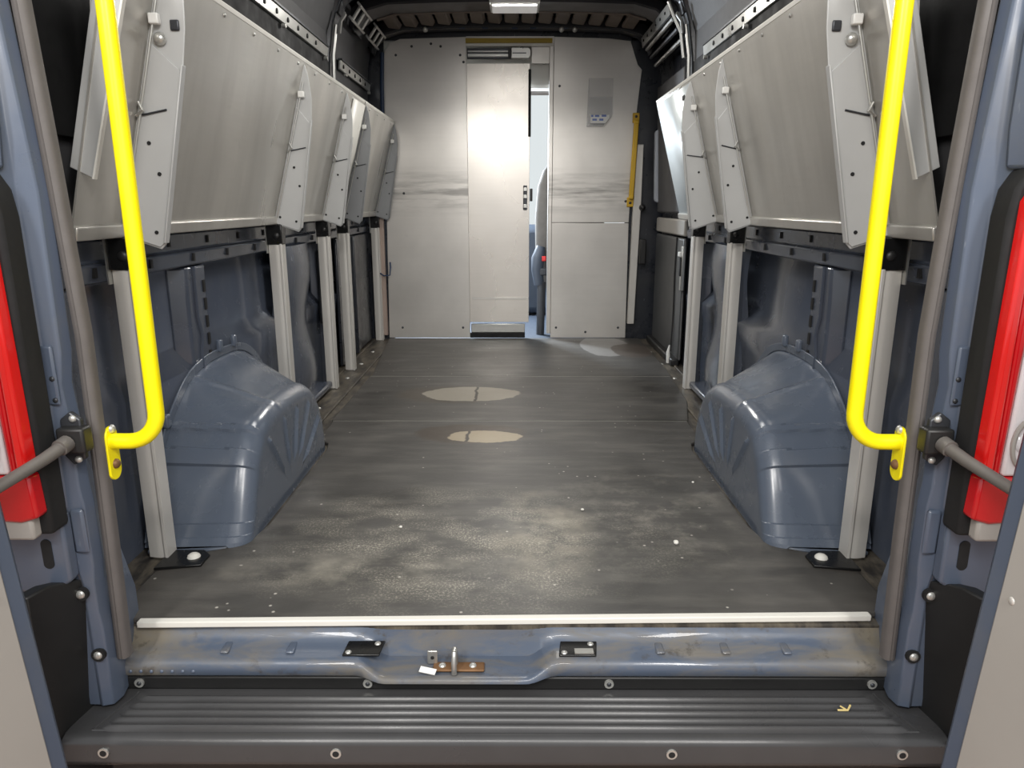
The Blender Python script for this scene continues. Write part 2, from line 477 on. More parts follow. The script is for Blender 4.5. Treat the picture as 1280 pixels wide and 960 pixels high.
# cargo tie-down rails (perforated silver tracks)
def cargo_rail(S, ya, yb, x, z, label, tilt=.0):
    t_ = thing('cargo_rail', label, 'tie-down rail', (S*x, (ya+yb)/2, z), 'perforated rails on the upper side walls')
    b = MB()
    b.prism([(S*(x+.012), ya, z-.022), (S*x, ya, z-.022), (S*(x-.006), ya, z+.022), (S*(x+.006), ya, z+.022)], (0, yb-ya, 0))
    b.build('track', M['silver'], t_, .002)
    b = MB(); b.box2((S*x-.010, ya, z+.023), (S*x+.012, yb, z+.031)); b.build('upper_lip', M['steel_dark'], t_)
    n = int((yb-ya)/.14)
    for k in range(n):
        y = ya+.06+k*.14
        MB().cyl((S*(x-.001), y, z), (S*(x-.0065), y, z), .010, 12).build('hole', M['black_matt'], t_)
    for k in range(max(2, n//3)):
        y = ya+.1+k*(yb-ya-.15)/max(1, max(2, n//3)-1)
        MB().cyl((S*(x+.004), y, z-.034), (S*(x-.012), y, z-.034), .009, 10).build('rivet', M['bolt'], t_)
cargo_rail(-1, 1.7, 3.80, .897, 1.60, 'long perforated silver rail on the upper left wall, nearest the rear doors')
cargo_rail(-1, 4.00, 4.78, .882, 1.58, 'short perforated silver rail on the upper left wall beside the bulkhead')
cargo_rail(1, 1.7, 3.62, .897, 1.57, 'perforated silver rail on the upper right wall above the shelf')

# ------------------------------------------------------------------ right side sliding door
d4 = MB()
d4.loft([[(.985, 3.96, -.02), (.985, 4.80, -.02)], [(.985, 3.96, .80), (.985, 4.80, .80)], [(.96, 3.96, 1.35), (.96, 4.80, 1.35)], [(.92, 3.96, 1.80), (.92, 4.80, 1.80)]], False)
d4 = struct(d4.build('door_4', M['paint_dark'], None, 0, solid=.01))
MB().box2((.94, 3.99, .02), (.962, 4.78, .70)).build('lower_panel', M['door_panel'], d4, .012)
MB().box2((.938, 3.99, .71), (.965, 4.78, .80)).build('waist_rail', M['trim_grey'], d4, .01)
b = MB(); b.prism([(.955, 4.02, .83), (.93, 4.02, .83), (.895, 4.02, 1.58), (.925, 4.02, 1.58)], (0, .72, 0)); b.build('window_blank', M['panel_dark'], d4, .012)
b = MB(); b.prism([(.958, 4.70, .88), (.905, 4.70, .90), (.890, 4.70, 1.32), (.925, 4.70, 1.34)], (0, .05, 0)); b.build('glazing_edge', M['clear'], d4, .01)
MB().box2((.905, 3.99, -.012), (.95, 4.78, .03)).build('door_step_trim', M['black'], d4, .008)
b = MB(); b.box2((.925, 3.95, .42), (.945, 3.985, .66)); b.build('latch_plate', M['silver'], d4, .004)
MB().box2((.918, 3.955, .50), (.928, 3.98, .60)).build('latch_slot', M['black_matt'], d4, .002)
MB().box2((.910, 3.95, .605), (.93, 3.99, .63)).build('latch_lever', M['white'], d4, .003)
MB().tube([(.937, 4.15, .70), (.936, 4.16, .5), (.936, 4.14, .28), (.93, 4.13, .05)], .0045, 6).build('lining_seam', M['black'], d4)

# overhead rail of the sliding door (silver box beam)
t_ = thing('door_track_beam', 'silver perforated box beam with ribbed underside above the right side door', 'beam', (.84, 4.3, 1.86))
b = MB(); b.prism([(.80, 3.96, 1.80), (.79, 3.96, 1.865), (.855, 3.96, 1.905), (.90, 3.96, 1.90), (.90, 3.96, 1.83)], (0, .80, 0)); b.build('box_beam', M['steel_dark'], t_, .006)
b = MB(); b.prism([(.796, 3.95, 1.803), (.786, 3.95, 1.858), (.790, 3.95, 1.862), (.800, 3.95, 1.806)], (0, .80, 0)); b.build('face_plate', M['silver'], t_)
for k in range(6):
    MB().box((.7915, 4.05+k*.125, 1.832), (.010, .016, .012)).build('hole', M['black_matt'], t_)
for k in range(3):
    MB().tube([(.82+k*.028, 3.98, 1.79-k*.045), (.82+k*.028, 4.72, 1.79-k*.045)], .012, 8).build('underside_rib', M['silver'] if k != 1 else M['steel_dark'], t_)
b = MB(); b.tube([(.79, 3.955, 1.865), (.815, 3.945, 1.80), (.855, 3.94, 1.72), (.875, 3.94, 1.60)], .010, 8); b.build('edge_flange', M['silver'], t_)

# roof corner brackets on the left
for k, (yb, lab) in enumerate(((4.15, 'ladder-shaped perforated grey bracket at the left roof corner, nearer the rear'), (4.58, 'ladder-shaped perforated grey bracket at the left roof corner, next to the bulkhead'))):
    t_ = thing('roof_bracket', lab, 'bracket', (-.82, yb, 1.84), 'perforated brackets along the left roof corner')
    for s in (0, 1):
        MB().box((-.815+.045*s, yb, 1.80+.065*s), (.012, .30, .028), Matrix.Rotation(math.radians(-35), 3, 'Y')).build('rail', M['silver'], t_, .002)
    for j in range(3):
        MB().box((-.7925, yb-.11+j*.11, 1.8325), (.010, .03, .07), Matrix.Rotation(math.radians(35), 3, 'Y')).build('rung', M['silver'], t_, .002)

# ------------------------------------------------------------------ ceiling
b = MB()
cp = [(-.90, 1.84), (-.88, 1.90), (-.82, 1.945), (-.70, 1.975), (-.4, 1.985), (0, 1.99), (.4, 1.985), (.70, 1.975), (.82, 1.945), (.88, 1.90), (.90, 1.84)]
b.loft([[(x, y, z) for x, z in cp] for y in (1.30, 6.3)], False)
ceil = struct(b.build('ceiling', M['roof_dark'], None, 0, 60, solid=.01))
def bow(y0, y1, drop, mat, name='roof_bow'):
    b = MB()
    ring0 = [(x*.985, z-.012) for x, z in cp]; ring1 = [(x*.94, z-drop) for x, z in cp]
    def R(y): return [(x, y, z) for x, z in ring0]+[(x, y, z) for x, z in ring1[::-1]]
    b.loft([R(y0), R(y1)])
    return b.build(name, mat, ceil, .008)
for y in (1.5, 2.1, 2.7, 3.3, 3.86): bow(y, y+.1, .055, M['roof_dark'])
bw = bow(4.20, 4.41, .062, M['roof_dark'])
b = MB(); b.tube([(x*.92, 4.412, z-.060) for x, z in cp[2:-2]], .008, 6); b.build('bow_edge', M['insul'], bw)
bw = bow(4.72, 4.82, .075, M['roof_dark'])
for x in (-.30, -.16, .02, .13, .32): MB().box((x, 4.735, 1.911), (.035, .02, .004)).build('reflector', M['cable'], bw)
for x in (-.52, .30, .38): MB().dome((x, 4.715, 1.90), (0, -1, -.4), .016, .008).build('bolt', M['bolt'], bw)
for k in range(15):   # quilted lining between the last two bows
    x = -.70+.10*k
    zc = 1.955-.03*(abs(x)/.7)**2.5
    b = MB()
    b.loft([[(x-.044, y, zc), (x-.04, y, zc-.02), (x+.03, y, zc-.028), (x+.046, y, zc)] for y in (4.43, 4.70)])
    b.build('lining_pad', M['insul'], ceil, .006)
for k in range(9):
    x = -.64+.16*k
    MB().box((x, 4.02, 1.955), (.06, .05, .02)).build('clip', M['silver'] if k > 4 else M['roof_dark'], ceil, .003)

t_ = thing('dome_lamp', 'flat white rectangular lamp on the roof bow above the bulkhead', 'lamp', (.018, 4.29, 1.92))
MB().box((.018, 4.29, 1.928), (.27, .22, .022)).build('housing', M['white'], t_, .006)
MB().box((.018, 4.29, 1.9155), (.245, .195, .008)).build('diffuser', M['diffuser'], t_, .003)

# ------------------------------------------------------------------ bulkhead
YB = 4.83
b = MB()
left = [(-.832, 0.0005), (-.282, .0005), (-.282, 1.885), (-.69, 1.873), (-.755, 1.85), (-.79, 1.80), (-.80, 1.74)]
b.prism([(x, YB, z) for x, z in left], (0, .012, 0))
bk = struct(b.build('wall_back', M['alu_wall'], None, .002))
b = MB()
b.prism([(x, YB, z) for x, z in [(.262, .0005), (.772, .0005), (.765, .762), (.262, .762)]], (0, .012, 0))
b.build('lower_right_panel', M['alu_wall'], bk, .002)
b = MB()
b.prism([(x, YB, z) for x, z in [(.262, .766), (.765, .766), (.79, 1.45), (.812, 1.695), (.785, 1.725), (.735, 1.86), (.6, 1.875), (.262, 1.885)]], (0, .012, 0))
b.build('upper_right_panel', M['alu_wall'], bk, .002)
MB().box2((-.282, YB, 1.846), (.262, YB+.012, 1.887)).build('header', M['alu_wall'], bk)
MB().box2((.235, YB-.004, .03), (.262, YB+.05, 1.845)).build('jamb', M['alu_wall'], bk, .003)
for x, z in [(-.74, .07), (-.33, .07), (-.30, 1.74), (-.32, 1.78), (-.72, 1.78), (-.62, 1.83), (-.44, 1.83), (.30, .07), (.5, .04), (.72, .07), (.3, 1.6), (.74, .9), (-.70, .95), (-.5, 1.845)]:
    MB().dome((x, YB, z), (0, -1, 0), .008, .004).build('rivet', M['steel_dark'], bk)
# sealing strips down each side
MB().box2((-.875, YB-.02, .02), (-.838, YB+.01, .86)).build('side_strip', M['strip_pink'], bk, .004)
MB().tube([(-.815, YB-.02, 1.42), (-.81, YB-.02, 1.6), (-.80, YB-.02, 1.79)], .012, 8).build('edge_seal', M['cable'], bk)
b = MB(); b.prism([(.778, YB-.03, .10), (.822, YB-.03, .10), (.838, YB-.03, .9), (.838, YB-.03, 1.25), (.80, YB-.03, 1.25), (.785, YB-.03, .8)], (0, .04, 0)); b.build('side_strip', M['alu_post'], bk, .004)
b = MB(); b.box2((.835, YB-.08, .50), (.875, YB-.02, .66)); b.build('door_stop', M['black'], bk, .008)
MB().dome((.845, YB-.03, .86), (0, -1, 0), .022, .03).build('stop_knob', M['black'], bk)
# backing added beyond the bulkhead to stop daylight leaking round it
MB().box2((-1.04, YB+.03, -.05), (-.80, YB+.05, 1.92)).build('gap_backing', M['paint_dark'], bk)
MB().box2((.745, YB+.03, -.05), (1.04, YB+.05, 1.92)).build('gap_backing', M['paint_dark'], bk)
MB().box2((-.97, YB+.03, 1.87), (.97, YB+.05, 1.99)).build('gap_backing', M['paint_dark'], bk)
MB().box2((-.285, YB-.006, 1.848), (.252, YB, 1.876)).build('warning_strip', M['ochre'], bk, .001)
MB().box2((-.282, YB-.012, 1.828), (.262, YB, 1.845)).build('door_header', M['offwhite'], bk, .002)

d3 = MB().box2((-.300, YB+.0125, .105), (.115, YB+.035, 1.735))
d3 = struct(d3.build('door_3', M['alu_door'], None, .002))
MB().box2((-.265, YB+.010, .26), (.108, YB+.013, .275)).build('door_crease', M['alu_wall'], d3, .001)
b = MB(); b.box2((.075, YB-.006, .845), (.10, YB+.014, 1.0)); b.build('latch', M['steel_dark'], d3, .004)
b = MB()
for z in (.87, .93, .975): b.box((.088, YB-.012, z), (.026, .016, .024))
b.build('latch_catch', M['silver'], d3, .003)
MB().box2((.118, YB-.01, .90), (.135, YB+.03, .98)).build('edge_pull', M['black'], d3, .004)
MB().box2((.105, YB+.005, 1.30), (.122, YB+.04, 1.70)).build('edge_seal', M['black_matt'], d3, .002)
MB().box2((-.275, YB+.004, .035), (.09, YB+.03, .095)).build('bottom_track', M['silver'], d3, .004)
MB().box2((-.282, YB-.002, .0), (.09, YB+.02, .034)).build('bottom_seal', M['black_matt'], d3, .003)
b = MB(); b.box2((-.276, YB-.012, 1.757), (.0, YB+.01, 1.817)); b.build('closer_slot', M['steel_dark'], d3, .003)
b = MB(); b.box2((-.272, YB-.022, 1.766), (-.02, YB-.01, 1.785)); b.box2((-.272, YB-.022, 1.792), (-.02, YB-.01, 1.803)); b.build('closer_rail', M['silver'], d3, .003)
b = MB(); b.prism([(x, YB-.03, z) for x, z in [(-.005, 1.753), (.105, 1.753), (.122, 1.77), (.122, 1.806), (.105, 1.822), (-.005, 1.822)]], (0, .03, 0)); b.build('closer_body', M['silver'], d3, .006)
MB().box2((-.022, YB-.026, 1.762), (-.006, YB-.005, 1.812)).build('closer_clamp', M['black'], d3, .002)
MB().box2((.005, YB-.0315, 1.783), (.09, YB-.029, 1.789)).build('closer_slot', M['steel_dark'], d3)
MB().box2((.125, YB+.012, 1.735), (.24, YB+.03, 1.83)).build('filler_plate', M['alu_wall'], d3)

# yellow grab handle on bulkhead
t_ = thing('grab_bar', 'dull yellow vertical grab handle at the right edge of the bulkhead', 'grab handle', (.765, YB, 1.15))
b = MB(); b.prism([(.753, YB-.05, .915), (.784, YB-.05, .915), (.800, YB-.05, 1.395), (.769, YB-.05, 1.395)], (0, .018, 0)); b.build('bar', M['yellow_dull'], t_, .006)
for z, x in ((.895, .768), (1.41, .785)):
    MB().box((x, YB-.010, z), (.042, .018, .06)).build('mounting_foot', M['yellow_dull'], t_, .004)
    MB().box((x+.001, YB-.032, z+(.03 if z < 1 else -.03)), (.024, .045, .022)).build('bar_end', M['yellow_dull'], t_, .004)
    MB().dome((x, YB-.019, z-.005 if z < 1 else z+.008), (0, -1, 0), .009, .005).build('screw', M['steel_dark'], t_)

# clear leaflet holder
t_ = thing('leaflet_holder', 'clear acrylic leaflet holder with blue print on the bulkhead right panel', 'leaflet holder', (.555, YB, 1.36))
b = MB(); b.prism([(x, YB-.045, z) for x, z in [(.475, 1.365), (.58, 1.365), (.635, 1.43), (.63, 1.53), (.485, 1.53)]], (0, .003, 0)); b.build('front_pocket', M['acrylic'], t_)
b = MB(); b.prism([(x, YB-.004, z) for x, z in [(.475, 1.36), (.58, 1.36), (.635, 1.42), (.635, 1.645), (.482, 1.645)]], (0, .003, 0)); b.build('back_plate', M['acrylic'], t_)
b = MB(); b.prism([(.472, YB, 1.36), (.472, YB-.045, 1.36), (.480, YB-.045, 1.53), (.482, YB, 1.645)], (.003, 0, 0)); b.build('side_wall', M['acrylic'], t_)
b = MB(); b.box2((.475, YB-.045, 1.358), (.585, YB, 1.362)); b.build('pocket_floor', M['acrylic'], t_)
lb = MB().prism([(x, YB-.047, z) for x, z in [(.492, 1.375), (.588, 1.375), (.612, 1.405), (.612, 1.425), (.495, 1.425)]], (0, .0012, 0)).build('label', M['white'], t_)
for x, z, w_ in [(.505, 1.418, .014), (.535, 1.418, .028), (.578, 1.419, .03), (.520, 1.396, .028), (.562, 1.396, .026)]:
    MB().box((x, YB-.0475, z), (w_, .0012, .012)).build('print_mark', M['blueprint'], lb)

# ------------------------------------------------------------------ driver's cab beyond the gap
struct(MB().box2((-.97, 4.86, -.05), (.97, 6.4, -.01)).build('trim_4', M['cab']))
cf = bpy.data.objects['trim_4']
MB().box2((-.9, 4.90, 1.60), (.9, 5.05, 1.95)).build('cab_shelf', M['cab_light'], cf, .02)
b = MB(); b.grid(lambda u, v: (-.9+1.8*u, 5.05+1.0*v, 1.78-.06*v*v), 2, 6); b.build('headliner', M['cab_light'], cf, 0, solid=.02)
MB().box2((-.9, 5.9, .0), (.9, 6.2, .72)).build('dashboard', M['cab'], cf, .06)
b = MB(); b.grid(lambda u, v: (-.9+1.8*u, 6.25-.25*v, .72+1.03*v), 2, 2); b.build('windscreen', M['glass'], cf, 0, solid=.004)
t_ = thing('cab_seat', 'grey cloth cab seat partly seen through the gap beside the sliding door', 'seat', (.41, 5.25, -.01))
b = MB()
rings = []
for z, hw, yo, dep in [(.42, .20, 5.10, .12), (.55, .235, 5.08, .13), (.8, .24, 5.04, .13), (1.0, .225, 5.0, .12), (1.10, .19, 4.985, .10), (1.17, .13, 4.98, .07), (1.20, .05, 4.98, .03)]:
    ring = []
    for j in range(20):
        a = 2*PI*j/20
        ca, sa = math.cos(a), math.sin(a)
        ring.append((.40+hw*math.copysign(abs(ca)**.6, ca), yo+.06+dep*.6*math.copysign(abs(sa)**.8, sa), z))
    rings.append(ring)
b.loft(rings); b.build('backrest', M['seat'], t_, 0, 60)
b = MB()
rings = []
for z, k_ in [(.30, .9), (.34, 1), (.42, 1), (.46, .9)]:
    rings.append([(.41+.25*k_*math.copysign(abs(math.cos(2*PI*j/20))**.5, math.cos(2*PI*j/20)), 5.36+.26*k_*math.copysign(abs(math.sin(2*PI*j/20))**.5, math.sin(2*PI*j/20)), z) for j in range(20)])
b.loft(rings); b.build('cushion', M['seat'], t_, 0, 60)
b = MB(); b.box2((.26, 5.12, .0), (.66, 5.56, .30)); b.build('pedestal', M['cab'], t_, .02)
b = MB(); b.tube([(.19, 5.02, .34), (.175, 5.02, .44), (.18, 5.02, .52), (.20, 5.03, .60)], [.035, .04, .045, .03], 12); b.build('belt_buckle_stalk', M['cab'], t_)
MB().box((.215, 5.0, .52), (.04, .03, .035)).build('belt_buckle', M['buckle'], t_, .006)
MB().box((.21, 5.0, .43), (.06, .03, .05)).build('seat_switch', M['steel_dark'], t_, .008)
MB().cyl((.20, 5.02, -.008), (.205, 5.02, .36), .028).build('seat_leg', M['steel_dark'], t_)

# ------------------------------------------------------------------ wheel arches
def wheel_arch(S, label):
    XW, XM, XI = .950, .742, .688
    Pw = [(1.738, 0), (1.765, .055), (1.81, .14), (1.875, .22), (1.96, .30), (2.06, .362), (2.17, .39), (2.30, .397), (2.46, .388), (2.57, .352), (2.66, .28), (2.71, .18), (2.735, .08), (2.74, 0)]
    Pi = [(1.750, 0), (1.775, .055), (1.815, .14), (1.862, .215), (1.93, .282), (2.02, .303), (2.14, .308), (2.29, .303), (2.40, .288), (2.48, .248), (2.535, .19), (2.57, .12), (2.585, .06), (2.59, 0)]
    ND = 18
    n0 = len(Pw)-1
    def prof(f):           # blend of the two side profiles, wall (0) to aisle (1)
        pts = []
        K = [(Pw[i][0]*(1-f)+Pi[i][0]*f, Pw[i][1]*(1-f)+Pi[i][1]*f) for i in range(n0+1)]
        for i in range(n0):
            p0, p1, p2, p3 = K[max(0, i-1)], K[i], K[i+1], K[min(n0, i+2)]
            for k in range(ND):
                t = k/ND
                pts.append(tuple(.5*(2*p1[c]+(p2[c]-p0[c])*t+(2*p0[c]-5*p1[c]+4*p2[c]-p3[c])*t*t+(3*p1[c]-p0[c]-3*p2[c]+p3[c])*t**3) for c in (0, 1)))
        pts.append(K[-1])
        return [(y, max(-.0, z)) for y, z in pts]
    def relief(P):         # pressed ledge and bands on the sloping rear face, crease on the top
        out = []
        for i, (y, z) in enumerate(P):
            a = P[max(0, i-1)]; c = P[min(len(P)-1, i+1)]
            ty, tz = c[0]-a[0], c[1]-a[1]; L = math.hypot(ty, tz) or 1
            ny, nz = -tz/L, ty/L
            e = 0
            if y < 2.0:
                if z < .052: e += .010
                if z < .022: e += .006
                if .190 < z < .228: e += .009
                if .268 < z < .282: e += .006
            else:
                e += .005*max(0, 1-abs(y-2.10)/.016)
            out.append((y+ny*e, max(0, z+nz*e)))
        return out
    cy = 2.15
    rings = []
    for k in range(12):
        f = k/11
        rings.append([(S*(XW+(XM-XW)*f), y, z-.010*(z < .002)) for y, z in relief(prof(f))])
    base = prof(1.0); baser = relief(base)
    for k in range(1, 9):
        a = k/8*PI/2
        sc = 1-.165*(1-math.cos(a)); w = 1-k/8*.5
        rings.append([(S*(XM-(XM-XI)*math.sin(a)), cy+((yr*w+y*(1-w))-cy)*(1-.11*(1-math.cos(a))), (zr*w+z*(1-w))*sc-.010*(z < .002)) for (y, z), (yr, zr) in zip(base, baser)])
    last = rings[-1]
    for f in (.97, .93, .88, .80, .70, .58, .46, .34, .22, .10, .0):
        rr = []
        for (x, y, z) in last:
            ang = math.degrees(math.atan2(z+.01, y-cy))
            e = 0
            if .40 < f < .95 and z > .03:
                for ac in (24, 46, 70, 98, 128): e = max(e, 1-abs(ang-ac)/2.6)
                e = max(0, e)
            rr.append((x-S*.009*e, cy+(y-cy)*f, -.010+(z+.010)*f))
        rings.append(rr)
    t_ = thing('wheel_arch', label, 'wheel arch', (S*.83, 2.2, 0))
    b = MB(); b.loft(rings, False)
    b.build('arch_shell', M['paint_arch'], t_, 0, 26)
    P = prof(0)
    b = MB(); rg = []
    for i, (y, z) in enumerate(P):
        if z < .02: continue
        d = Vector((y-cy, z-.02)).normalized()
        rg.append([(S*.944, y, z), (S*.942, y+d.x*.03, z+d.y*.03), (S*.948, y+d.x*.03, z+d.y*.03), (S*.950, y, z)])
    b.loft(rg); b.build('weld_flange', M['paint_arch'], t_, .002)
    b = MB()
    b.tube([(S*.94, 1.722, -.004), (S*.86, 1.728, -.004), (S*.79, 1.735, -.004), (S*.742, 1.75, -.004), (S*.712, 1.778, -.004), (S*.692, 1.83, -.004)], .006, 8)
    b.build('base_sealant', M['paint_arch'], t_)
    for yy, zz in ((2.30, .435), (2.42, .43), (1.90, .30)):
        MB().box((S*.941, yy, zz), (.018, .025, .04)).build('flange_tab', M['paint_arch'], t_, .006)
    return t_
wheel_arch(-1, 'blue-grey pressed steel wheel arch on the left side of the load floor')
wheel_arch(1, 'blue-grey pressed steel wheel arch on the right side of the load floor')

# ------------------------------------------------------------------ shelf posts
def post(S, y, label, foot=False):
    t_ = thing('shelf_post', label, 'post', (S*.89, y, -.012), 'pale aluminium posts under the folded shelves')
    b = MB()
    w = .027
    # angled channel section: wide web facing the rear plus returning lips
    sec = [(-w, 0), (-.004, -.006), (.006, -.006), (w-.009, -.002), (w-.008, -.014), (w, -.014), (w, .034), (w-.004, .034), (w-.004, .005), (.006, -.001), (-.004, -.001), (-w+.004, .005), (-w+.004, .034), (-w, .034)]
    b.loft([[(S*.89-S*x_, y+y_, z) for x_, y_ in sec] for z in (.002 if foot else -.010, .735)])
    b.build('channel', M['alu_post'], t_, .001)
    b = MB()
    b.box2((S*.89-w-.002, y-.010, .732), (S*.89+w+.002, y+.04, .808))
    b.build('top_bracket', M['black_gloss'], t_, .003)
    MB().dome((S*.89-S*.008, y-.010, .765), (0, -1, 0), .012, .006).build('bracket_bolt', M['black'], t_)
    b = MB(); b.prism([(S*(.89+w+.001), y-.016, .70), (S*(.89+w+.001), y-.016, .808), (S*(.89+w+.004), y-.016, .808), (S*(.89+w+.004), y-.016, .70)], (0, .05, 0))
    b.build('side_flange', M['silver'], t_)
for y, lab in ((1.683, 'left-hand pale post nearest the rear door, standing behind the left yellow rail'), (2.78, 'left-hand pale post rising behind the left wheel arch'),
               (3.48, 'left-hand pale post just beyond the left wheel arch, third from the rear'), (3.89, 'left-hand pale post standing fourth from the rear, second from the bulkhead'),
               (4.79, 'slim-looking pale post in the far left corner beside the bulkhead')):
    post(-1, y, lab, y < 2)
for y, lab in ((1.685, 'right-hand pale post nearest the rear door, standing behind the right yellow rail'), (2.88, 'right-hand pale post rising behind the right wheel arch'),
               (3.48, 'right-hand pale post farthest in, beside the dark side door')):
    post(1, y, lab, y < 2)
for S, lab in ((-1, 'black anchor plate with a white bolt at the foot of the left rear post'), (1, 'black anchor plate with a white bolt at the foot of the right rear post')):
    t_ = thing('anchor_plate', lab, 'anchor plate', (S*.83, 1.67, 0))
    b = MB(); b.prism([(S*.875, 1.615, .0), (S*.765, 1.635, .0), (S*.765, 1.69, .0), (S*.79, 1.715, .0), (S*.875, 1.715, .0)], (0, 0, .007)); b.build('plate', M['black_gloss'], t_, .002)
    MB().dome((S*.80, 1.675, .006), (0, 0, 1), .017, .012).build('bolt', M['offwhite'], t_)

# ------------------------------------------------------------------ folded shelves with gusset fins
A0 = Vector((.89, 0, .81)); A1 = Vector((.735, 0, 1.385))
HT = (A1-A0).length
DV = (A1-A0).normalized()
NV = Vector((-DV.z, 0, DV.x))
if NV.x > 0: NV = -NV
def SP(S, u, y, o):        # point on the folded shelf: u up the sheet, o out into the aisle
    p_ = A0+DV*u+NV*o
    return Vector((S*p_.x, y, p_.z))
def shelf(S, y0, y1, label):
    t_ = thing('folding_shelf', label, 'shelf', (S*.89, (y0+y1)/2, .81), 'aluminium shelves folded up against the side walls')
    b = MB()
    b.loft([[SP(S, u, y, o) for u, o in ((0, 0), (HT, 0), (HT, -.004), (0, -.004))] for y in (y0, y1)])
    b.build('sheet', M['alu_panel'], t_)
    # lower lip
    b = MB(); b.loft([[SP(S, u, y, o) for u, o in ((-.002, .012), (.028, .010), (.030, -.02), (-.002, -.02))] for y in (y0, y1)]); b.build('lower_lip', M['alu_panel'], t_, .004)
    # top lip (folded edge)
    b = MB(); b.loft([[SP(S, u, y, o) for u, o in ((HT-.010, .001), (HT+.004, .001), (HT+.004, -.024), (HT-.010, -.024))] for y in (y0, y1)]); b.build('top_lip', M['offwhite'], t_, .002)
    k = 0; y = y0+.12
    while y < y1-.05:
        MB().dome(SP(S, HT-.025, y, 0), (-S*.96, 0, -.26), .006, .004, 8).build('rivet', M['silver'], t_)
        y += .22
    return t_
def fin(S, y, parent, tip=.105, rear=False, mat='fin'):
    """gusset plate standing out of the sheet into the aisle, with folded edge, overlap seam and latch rod"""
    H = .575
    ka, kb, kc, kd = (.80, .72, .58, .40) if rear else (.62, .48, .22, .04)
    pl = [(.0, .0), (-.006, tip*.92), (.008, tip), (.40, tip*ka), (.475, tip*kb), (.545, tip*kc), (.578, tip*kd), (.578, 0)]
    b = MB()
    b.loft([[SP(S, u, y+t, o) for u, o in pl] for t in (0, .004)])
    f_ = b.build('gusset', M[mat], parent, .0015)
    # overlapping lower plate
    lo = [(.004, .003), (-.001, tip*.90), (.010, tip*.965), (.385, tip*ka), (.43, .003)]
    b = MB(); b.loft([[SP(S, u, y-t, o) for u, o in lo] for t in (.004, 0)]); b.build('overlap_plate', M[mat], f_, .001)
    # folded lip along the free edge
    b = MB(); b.loft([[SP(S, u, y-.012+t_, o) for u, o, t_ in ((uu, oo, 0), (uu, oo+.004, 0), (uu, oo+.004, .02), (uu, oo, .02))] for uu, oo in ((.012, tip-.001), (.40, tip*ka-.001))]); b.build('folded_lip', M[mat], f_, .001)
    # latch rod, clip and pivot beside the root
    b = MB(); b.tube([SP(S, .03, y-.012, .012), SP(S, .30, y-.012, .013), SP(S, .52, y-.014, .014)], .003, 8); b.build('latch_rod', M['silver'], f_)
    MB().box(SP(S, .475, y-.014, .016), (.022, .016, .022)).build('clip', M['white'], f_, .003)
    b = MB(); b.tube([SP(S, .27, y-.012, .006), SP(S, .285, y-.016, .02), SP(S, .30, y-.012, .006)], .004, 8); b.build('spring_loop', M['silver'], f_)
    b = MB(); b.tube([SP(S, .275, y-.007, .015), SP(S, .30, y-.006, tip*.62)], .0022, 6); b.build('spring_leg', M['steel_dark'], f_)
    for u, o in ((.03, tip*.78), (.03, .02), (.22, tip*.35), (.16, tip*.66)):
        MB().cyl(SP(S, u, y-.006, o), SP(S, u, y-.004, o), .0045, 8).build('hole', M['black_matt'], f_)
    return f_
def end_arm(S, y, parent):
    # flat stay bar crossing the rear end of the sheet
    b = MB(); b.loft([[SP(S, u, y+t, o) for u, o in ((.142, -.022), (.132, .030), (.60, .046), (.62, .01), (.60, -.016))] for t in (0, .004)])
    a = b.build('stay_bar', M['fin'], parent, .0015)
    b = MB(); b.loft([[SP(S, u, y-.008+t, o) for u, o in ((.132, .029), (.132, .033), (.60, .049), (.60, .045))] for t in (0, .012)]); b.build('folded_lip', M['offwhite'], a)
    b = MB(); b.loft([[SP(S, u, y+.03+t, o) for u, o in ((.24, -.004), (.60, -.060), (.64, -.060), (.64, -.004))] for t in (0, .003)]); b.build('end_flange', M['alu_post'], parent, .001)
SL = shelf(-1, 1.50, 3.865, 'long aluminium shelf folded up along the left wall with tall grey gusset fins')
for y in (1.69, 2.78, 3.46): fin(-1, y, SL, .105, y < 2)
end_arm(-1, 1.503, SL)
b = MB(); b.loft([[SP(-1, u, y, .004) for u in (.02, HT-.02)] for y in (3.60, 3.86)], False); b.build('bright_end_sheet', M['offwhite'], SL, solid=.003)  # off-white sheet laid over the far end of the shelf
SL2 = shelf(-1, 3.88, 4.80, 'short aluminium shelf folded up in the far left corner against the bulkhead')
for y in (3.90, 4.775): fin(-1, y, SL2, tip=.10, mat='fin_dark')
SR = shelf(1, 1.51, 3.88, 'aluminium shelf folded up along the right wall with tall grey gusset fins')
for y, tp in ((1.70, .105), (2.69, .10), (3.15, .125)): fin(1, y, SR, tp, y < 2)
end_arm(1, 1.513, SR)
b = MB(); b.loft([[SP(1, u, y, .004) for u in (.02, HT-.02)] for y in (3.17, 3.86)], False); b.build('bright_end_sheet', M['daylight_sheen'], SR, solid=.003)  # added sheet that paints the daylight reflected by this end of the shelf
b = MB(); b.box(SP(1, HT-.06, 3.3, .006), (.004, .05, .02)); b.build('slot', M['black_matt'], SR, .001)
# big screw and keyhole on each rear fin
for S, par, y in ((-1, SL, 1.69), (1, SR, 1.70)):
    MB().dome(SP(S, .44, y-.006, .03), (0, -1, 0), .014, .012).build('pivot_bolt', M['bolt'], par)
    MB().box(SP(S, .475, y-.003, .055), (.02, .006, .022)).build('keyhole', M['steel_dark'], par, .003)

